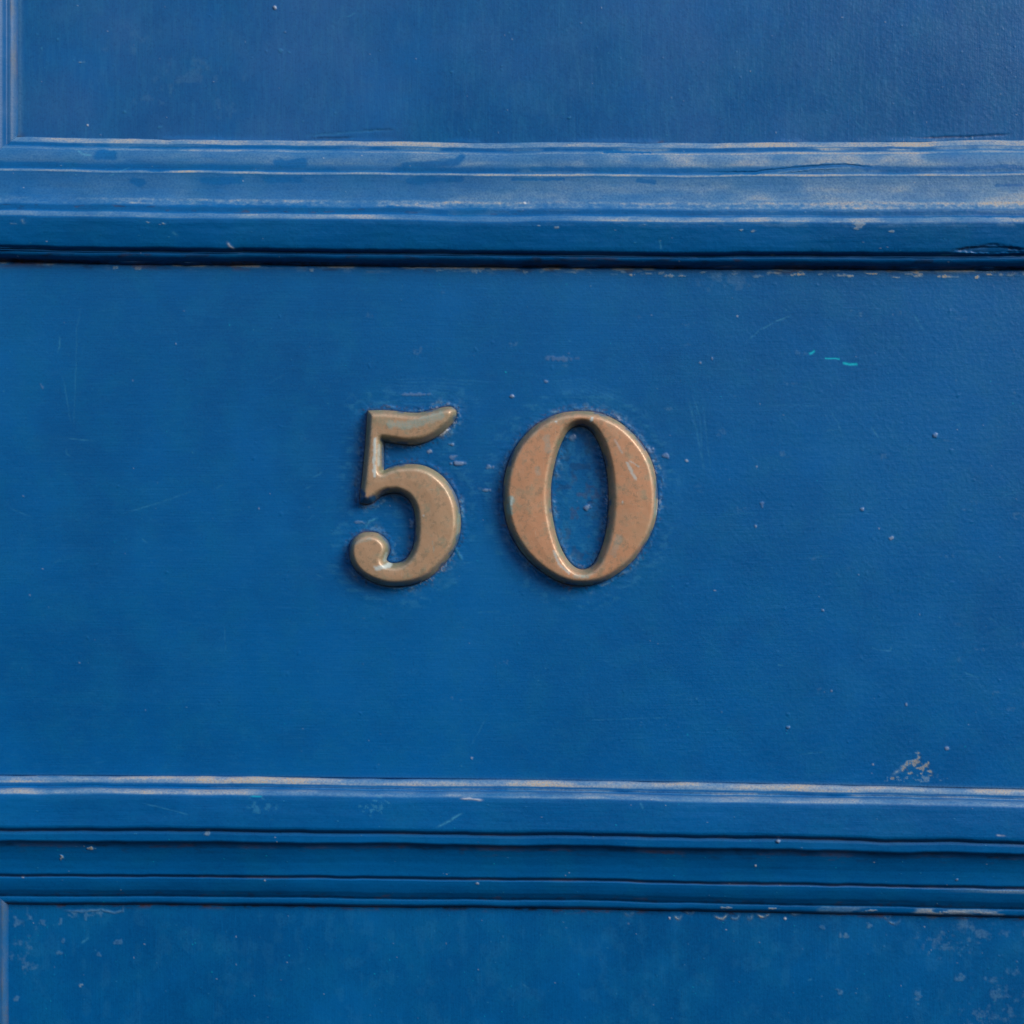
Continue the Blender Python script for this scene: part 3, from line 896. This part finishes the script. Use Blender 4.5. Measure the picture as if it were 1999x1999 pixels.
# ---- upper panel
ax = xs_axis(UL - 6, UR + 6)
ay = np.concatenate([np.linspace(Y0, -20, 40)[:-1], np.linspace(-20, 1, int(21 / FINE) + 1)[:-1], np.linspace(1, 292, int(292 / FINE))])
X, Y = np.meshgrid(ax, ay)
sh = Sheet(X, Y, np.full(X.shape, -6.0))
rt = sstep(400, 1900, X)
Ye = 277 + bow_up(X)
sh.d += 0.14 * fbm(X / 300, Y / 260, 131, 3) + 0.02 * fbm(X / 34, Y / 44, 133, 3) + 0.010 * (0.3 + rt) * fbm(X / 8, Y / 12, 135, 2)
sh.d += 0.5 * np.exp(-((Y - Ye + 5) / 6) ** 2) * sstep(-.1, .5, fbm(X / 90, Y / 90, 137, 3))
sh.ch['peel'] = np.clip(0.25 + 0.6 * rt, 0, 1)
sh.ch['dust'] = np.clip(np.exp(-((Y - Ye) / 4) ** 2) * 0.6 * ragged(X, Y, 60, 139, -0.2, 0.3)
                        + 0.25 * np.exp(-((X - UL - 3) / 5) ** 2)
                        + 0.03 * sstep(0.1, 0.5, fbm(X / 60, Y / 60, 141, 3)) , 0, 1)
sh.ch['scuff'] = 0.07 * sstep(0.0, 0.5, fbm(X / 6, Y / 40, 143, 3))
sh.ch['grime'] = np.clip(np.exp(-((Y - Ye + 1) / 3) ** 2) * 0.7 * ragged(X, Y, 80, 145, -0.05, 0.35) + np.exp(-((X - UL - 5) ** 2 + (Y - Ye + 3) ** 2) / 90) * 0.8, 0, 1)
sh.patch('dust', 380, 140, 80, 60, 0.12, scale=18, seed=147, soft=0.5)
sh.patch('dust', 290, 185, 50, 16, 0.1, scale=14, seed=148, soft=0.5)
sh.patch('dust', 440, 205, 30, 26, 0.1, scale=14, seed=149, soft=0.5)
sh.patch('dust', 260, 70, 70, 40, 0.10, scale=18, seed=150, soft=0.5)
sh.stroke('scuff', [(590, 258), (660, 253), (760, 245)], 2.5, 0.22, lift=-0.12, broken=0.3)
sh.stroke('grime', [(600, 263), (690, 261)], 2.2, 0.35, lift=-0.2, broken=0.3)
sh.stroke('grime', [(700, 248), (770, 246)], 1.8, 0.2, lift=-0.12, broken=0.3)
sh.stroke('grime', [(1790, 262), (1860, 261), (1930, 258), (1985, 254)], 2.0, 0.5, lift=-0.3, broken=0.3)
sh.stroke('grime', [(1047, 275), (1046, 284)], 1.8, 0.8, lift=0.1)
sh.stroke('grime', [(1285, 274), (1300, 271)], 3, 0.9, lift=-0.2)
sh.stroke('dust', [(144, 113), (158, 112)], 1.5, 0.7)
sh.blob('chip', 532, 5, 3, 4, 0.6, lift=0.5, rough=0.3)
sh.blob('chip', 163, 237, 2.2, 2.2, 0.8, lift=0.2, rough=0.1)
sh.stroke('scuff', [(660, 24), (680, 22), (692, 13)], 1.3, 0.4)
sh.stroke('scuff', [(72, 82), (73, 90)], 1.6, 0.5)
sh.stroke('scuff', [(1676, 228), (1692, 244)], 1.5, 0.25)
for (x, y, r, l) in ((560, 93, 3, .35), (543, 90, 4, .4), (1112, 222, 3, .5), (880, 132, 3, .4), (104, 68, 3, .3), (236, 210, 3, .3), (305, 240, 4, .3), (1786, 262, 2.5, .4), (1905, 264, 3, .4)):
    sh.blob('scuff', x, y, r, r * .8, .25, lift=l * .4, rough=0.5)
for _ in range(160):
    x, y = rr.uniform(30, 2000), rr.uniform(0, 265)
    sh.blob(rr.choice(['chip', 'scuff', 'scuff', None]), x, y, rr.uniform(.9, 1.8), rr.uniform(.9, 1.8), rr.uniform(.1, .4), lift=rr.uniform(.03, .2), rough=.1)
for k in range(60):
    x, y = rr.uniform(30, 2000), rr.uniform(0, 250)
    sh.stroke('scuff', [(x, y), (x + rr.uniform(-6, 6), y + rr.uniform(10, 60))], 1.2, rr.uniform(.05, .16), lift=0.02, broken=.6, seed=k)
o = sheet_object('panel', sh, M_PANEL, door)
o['label'] = 'recessed blue panel, greyish sheen tinted in, with upright brush marks'

# ---- lower panel
ax = xs_axis(LL - 6, LR + 6)
ay = np.concatenate([np.linspace(1758, 2010, int(252 / FINE))[:-1], np.linspace(2010, Y1, 40)])
X, Y = np.meshgrid(ax, ay)
Y = Y + bow_low(X) * np.clip(1 - (Y - 1758) / 240, 0, 1)
sh = Sheet(X, Y, np.full(X.shape, -6.0))
rt = sstep(700, 1950, X)
Ye = 1772 + bow_low(X)
sh.d += 0.12 * fbm(X / 300, Y / 200, 161, 3) + 0.018 * fbm(X / 34, Y / 34, 163, 3) + 0.008 * (0.3 + rt) * fbm(X / 9, Y / 9, 165, 2)
sh.ch['peel'] = np.clip(0.2 + 0.4 * rt, 0, 1)
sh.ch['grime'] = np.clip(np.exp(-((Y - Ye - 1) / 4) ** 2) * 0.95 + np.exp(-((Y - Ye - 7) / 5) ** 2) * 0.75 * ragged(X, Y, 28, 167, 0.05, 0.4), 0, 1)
sh.ch['scuff'] = 0.06 * sstep(0.1, 0.5, fbm(X / 20, Y / 30, 169, 3))
for k, (x, y, w, a) in enumerate(((1412, 1799, 26, .7), (1495, 1796, 24, .95), (1468, 1799, 12, .6), (1350, 1788, 22, .4), (1560, 1791, 28, .45), (1640, 1789, 46, .3),
                                  (1754, 1809, 26, .45), (1740, 1800, 14, .4), (1828, 1796, 34, .4), (1327, 1799, 14, .7), (1440, 1800, 20, .4), (1230, 1792, 20, .3))):
    hw = w / 2                                        # curled lips of flaking paint
    sh.stroke('dust', [(x - hw, y - 3), (x - hw * .4, y + 2), (x + hw * .3, y + 1.4 + 2 * rr.random()), (x + hw, y - 4 - 3 * rr.random())], 2.3, min(1, a * 1.1), lift=0.14, broken=0.6, seed=k)
    sh.stroke('grime', [(x - hw, y + 1), (x, y + 6), (x + hw, y)], 1.4, a * .5, lift=-0.1, broken=0.3, seed=k)
sh.stroke('dust', [(115, 1785), (150, 1787), (190, 1784), (215, 1789), (232, 1786), (234, 1772)], 1.8, 0.45, lift=0.25, broken=0.4)
sh.patch('dust', 40, 1805, 34, 26, 0.28, scale=12, seed=171, soft=0.5)
sh.patch('dust', 35, 1860, 30, 34, 0.22, scale=12, seed=172, soft=0.5)
sh.patch('dust', 45, 1895, 22, 16, 0.2, scale=9, seed=173, soft=0.5)
sh.patch('dust', 160, 1790, 50, 10, 0.3, scale=9, seed=174, soft=0.5)
sh.patch('dust', 1920, 1830, 90, 34, 0.24, scale=15, seed=175, soft=0.5)
sh.patch('dust', 1850, 1850, 60, 30, 0.22, scale=10, seed=176, soft=0.5)
sh.patch('dust', 1975, 1950, 70, 60, 0.2, scale=15, seed=177, soft=0.5)
sh.patch('dust', 1940, 1990, 60, 24, 0.2, scale=10, seed=178, soft=0.5)
for (x, y, rx, ry, a) in ((1656, 1836, 9, 6, .5), (1703, 1817, 6, 6, .5), (1644, 1945, 6, 5, .45), (1800, 1955, 5, 12, .35), (1882, 1917, 8, 7, .4), (1610, 1955, 3, 3, .3), (1612, 1819, 5, 4, .3),
                          (75, 1810, 5, 6, .4), (109, 1806, 4, 6, .4), (160, 1795, 4, 9, .4), (115, 1846, 3, 6, .35), (106, 1868, 7, 3, .4), (185, 1872, 6, 4, .4), (40, 1898, 7, 5, .4), (24, 1960, 6, 6, .45),
                          (150, 1933, 5, 3, .8), (222, 1847, 7, 5, .35)):
    sh.blob('dust', x, y, rx, ry, a * .65, lift=0.05, rough=0.8, seed=int(x))
sh.stroke('scuff', [(150, 1849), (165, 1838)], 1.8, .6)
sh.blob('chip', 1538, 1801, 2.4, 2.8, .9, lift=.3, rough=.1)
sh.blob('chip', 1310, 1800, 2.0, 2.6, .6, lift=.3, rough=.1)
sh.stroke('scuff', [(1583, 1923), (1590, 1919)], 1.8, .5)
sh.stroke('scuff', [(1020, 1930), (1032, 1938)], 1.5, .4)
for _ in range(220):
    x, y = rr.uniform(10, 2000), rr.uniform(1790, 2000)
    sh.blob(rr.choice(['chip', 'scuff', 'scuff', 'dust', 'fleck']), x, y, rr.uniform(.9, 1.7), rr.uniform(.9, 1.6), rr.uniform(.1, .45), lift=rr.uniform(.02, .15), rough=.1)
o = sheet_object('panel', sh, M_LOWER_SHADED, door)
o['label'] = 'recessed panel toned darker for the weaker light below, with flaking paint along its top edge'

# ---- stiles and the added light-stop board behind
box_object('stile', X0, UL - 246, Y0, Y1, -40, 0.0, M_PANEL, door)
box_object('stile', UR + 246, X1, Y0, Y1, -40, 0.0, M_PANEL, door)
box_object('light_stop_board', UL - 247, UR + 247, Y0, Y1, -40, -9.0, M_PANEL, door)  # unseen board added to stop sky light leaking through the grooves

# ------------------------------------------------------------------ the brass numerals
def numeral(name, loops, label, marks, seed, copper):
    """cast numeral: flat rubbed face, rounded shoulders, sloping sides"""
    allp = np.vstack(loops)
    lo, hi = allp.min(0), allp.max(0)
    gx, gy = np.meshgrid(np.arange(lo[0], hi[0], 2.4), np.arange(lo[1], hi[1], 2.4))
    gx = gx.ravel() + _rng.uniform(-.35, .35, gx.size)
    gy = gy.ravel() + _rng.uniform(-.35, .35, gy.size)
    m = inside(gx, gy, loops[0])
    for h in loops[1:]:
        m &= ~inside(gx, gy, h)
    gd = loops_dist(gx, gy, loops)
    m &= gd > 1.2
    pts = [Vector((float(a), float(b))) for lp in loops for a, b in lp]
    edges = []
    st = 0
    for lp in loops:
        n = len(lp)
        edges += [(st + i, st + (i + 1) % n) for i in range(n)]
        st += n
    nb = st
    pts += [Vector((float(a), float(b))) for a, b in zip(gx[m], gy[m])]
    v2, e2, f2, ov, oe, of = delaunay_2d_cdt(pts, edges, [], 0, 1e-4)
    P = np.array([(v.x, v.y) for v in v2])
    tri = np.array([f for f in f2 if len(f) == 3])
    cen = P[tri].mean(1)
    keep = inside(cen[:, 0], cen[:, 1], loops[0])
    for h in loops[1:]:
        keep &= ~inside(cen[:, 0], cen[:, 1], h)
    tri = tri[keep]
    a, b, c = P[tri[:, 0]], P[tri[:, 1]], P[tri[:, 2]]
    cr = (b[:, 0] - a[:, 0]) * (c[:, 1] - a[:, 1]) - (b[:, 1] - a[:, 1]) * (c[:, 0] - a[:, 0])
    tri[cr > 0] = tri[cr > 0][:, ::-1]               # front faces look at the street
    dist = loops_dist(P[:, 0], P[:, 1], loops)
    R, H0, H1 = 10.5, 1.8, 6.4
    t = np.clip(dist / R, 0, 1)
    q = dist / R
    h = H0 + (H1 - H0) * (-np.log(np.exp(-10 * q) + np.exp(-10.0)) / 10)
    h += 0.25 * np.clip((dist - R) / 30, 0, 1)
    h += 0.10 * fbm(P[:, 0] / 26, P[:, 1] / 26, seed, 3)
    rim = 1 - sstep(3, 15, dist + 5 * fbm(P[:, 0] / 12, P[:, 1] / 12, seed + 3, 3))
    # side skirt down into the paint
    ring_lo = []
    V = np.column_stack([P[:, 0], P[:, 1], h])
    key = {}
    for i, (x, y) in enumerate(P):
        key[(round(x, 3), round(y, 3))] = i
    faces = [list(t_) for t_ in tri]
    extra = []
    for li, lp in enumerate(loops):
        n = len(lp)
        area = 0.5 * sum(lp[i - 1][0] * lp[i][1] - lp[i][0] * lp[i - 1][1] for i in range(n))
        top_i = [key[(round(float(np.float32(q[0])), 3), round(float(np.float32(q[1])), 3))] if (round(float(np.float32(q[0])), 3), round(float(np.float32(q[1])), 3)) in key
                 else int(np.argmin(np.hypot(P[:, 0] - q[0], P[:, 1] - q[1]))) for q in lp]
        base = len(V) + len(extra)
        for i in range(n):
            tx, ty = lp[(i + 1) % n] - lp[i - 1]
            L = math.hypot(tx, ty) + 1e-9
            sg = 1 if area > 0 else -1
            nx, ny = ty / L * sg, -tx / L * sg        # away from the metal for outer loops
            if li > 0:
                nx, ny = -nx, -ny
            extra.append((lp[i][0] + nx * 0.9, lp[i][1] + ny * 0.9, -1.2))
        for i in range(n):
            j = (i + 1) % n
            q = [top_i[i], base + i, base + j, top_i[j]]
            cw = (area > 0) != (li > 0)
            faces.append(q[::-1] if cw else q)
    V = np.vstack([V, np.array(extra)])
    ne = len(extra)
    centre = allp.mean(0)
    loc = Vector(((centre[0] - CX) * S, 0, (CY - hi[1]) * S))
    W = np.column_stack([(V[:, 0] - CX) * S - loc.x, -V[:, 2] * 0.001, (CY - V[:, 1]) * S - loc.z])
    at = {k: np.zeros(len(V)) for k in ('rim', 'verdigris', 'crust', 'paint')}
    pn = fbm(P[:, 0] / 14, P[:, 1] / 14, seed + 21, 3, 0.6)
    at['paint'][:len(P)] = 0.75 * (1 - sstep(1.5, 4.5, dist + 4 * pn)) * sstep(0.0, 0.3, fbm(P[:, 0] / 30, P[:, 1] / 30, seed + 25, 2))
    at['paint'][len(P):] = 0.6
    at['rub'] = np.concatenate([np.exp(-((dist - 10.5) / 2.6) ** 2), np.zeros(ne)])
    at['copper'] = np.full(len(V), copper)
    at['rim'] = np.concatenate([rim, np.ones(ne)])
    for (ch, pl, w, amt) in marks:
        q, _ = seg_dist(V[:, 0], V[:, 1], pl)
        q = q + 0.45 * w * fbm(V[:, 0] / (w * .8 + 2), V[:, 1] / (w * .8 + 2), seed + 7, 3)
        at[ch] = np.maximum(at[ch], amt * (1 - sstep(0.5 * w, 1.2 * w, q)))
    flat = [i for f in faces for i in f]
    ls = np.cumsum([0] + [len(f) for f in faces[:-1]])
    o = new_mesh(name, W, flat, ls, M_BRASS, None, True, at)
    o.location = loc
    o['label'] = label
    o['category'] = 'house number'
    o['group'] = 'brass house numerals'
    return o


numeral('door_numeral', [FIVE], 'tarnished brass numeral 5 fixed to the blue door rail', [
    ('verdigris', [(765, 830), (800, 832), (840, 820), (862, 812)], 9, .55), ('verdigris', [(700, 1125), (740, 1140), (790, 1140)], 3, .6),
    ('crust', [(735, 858), (733, 900), (734, 930)], 3.2, .8), ('crust', [(742, 870), (741, 910)], 2.2, .5),  # pale crust here also paints the highlight on the stem's inner wall
    ('crust', [(738, 1108), (750, 1106), (762, 1102)], 5, .75), ('crust', [(752, 1092), (756, 1080)], 3, .4),
    ('paint', [(708, 976), (722, 978), (732, 973)], 8, .95), ('paint', [(706, 958), (712, 966)], 5, .9), ('paint', [(745, 962), (760, 955)], 2.5, .5),
    ('verdigris', [(846, 1055), (850, 1085)], 1.0, .4), ('verdigris', [(690, 1060), (725, 1052)], 4, .35), ('verdigris', [(888, 900), (898, 980), (893, 1050)], 2.5, .4),
    ('crust', [(828, 1005), (829, 1006)], 2, .5)], 5, 0.35)
numeral('door_numeral', [ZERO_OUT, ZERO_IN], 'tarnished brass numeral 0 fixed to the blue door rail', [
    ('verdigris', [(997, 975), (996, 1000)], 7, .8), ('crust', [(1000, 972), (998, 985)], 3, .6),
    ('crust', [(1222, 905), (1232, 925), (1238, 935)], 3.2, .6), ('crust', [(1198, 860), (1212, 885)], 2.4, .35), ('crust', [(1226, 900), (1245, 912)], 1.6, .4),
    ('crust', [(1152, 824), (1154, 818)], 2.6, .9), ('crust', [(1084, 825), (1085, 826)], 1.8, .9), ('crust', [(1110, 1118), (1090, 1100), (1080, 1075)], 2.4, .55),
    ('verdigris', [(1066, 855), (1070, 880)], 7, .35), ('verdigris', [(1145, 1125), (1120, 1124)], 4, .5), ('verdigris', [(1048, 915), (1050, 925)], 6, .3),
    ('verdigris', [(1010, 1060), (1030, 1090), (1060, 1115)], 2.5, .5), ('verdigris', [(1205, 1050), (1195, 1080)], 8, .3), ('crust', [(1213, 978), (1213, 981)], 2, .5),
    ('verdigris', [(1278, 960), (1276, 1010)], 2.2, .6), ('crust', [(1285, 975), (1280, 1005)], 1.6, .6)], 11, 0.95)
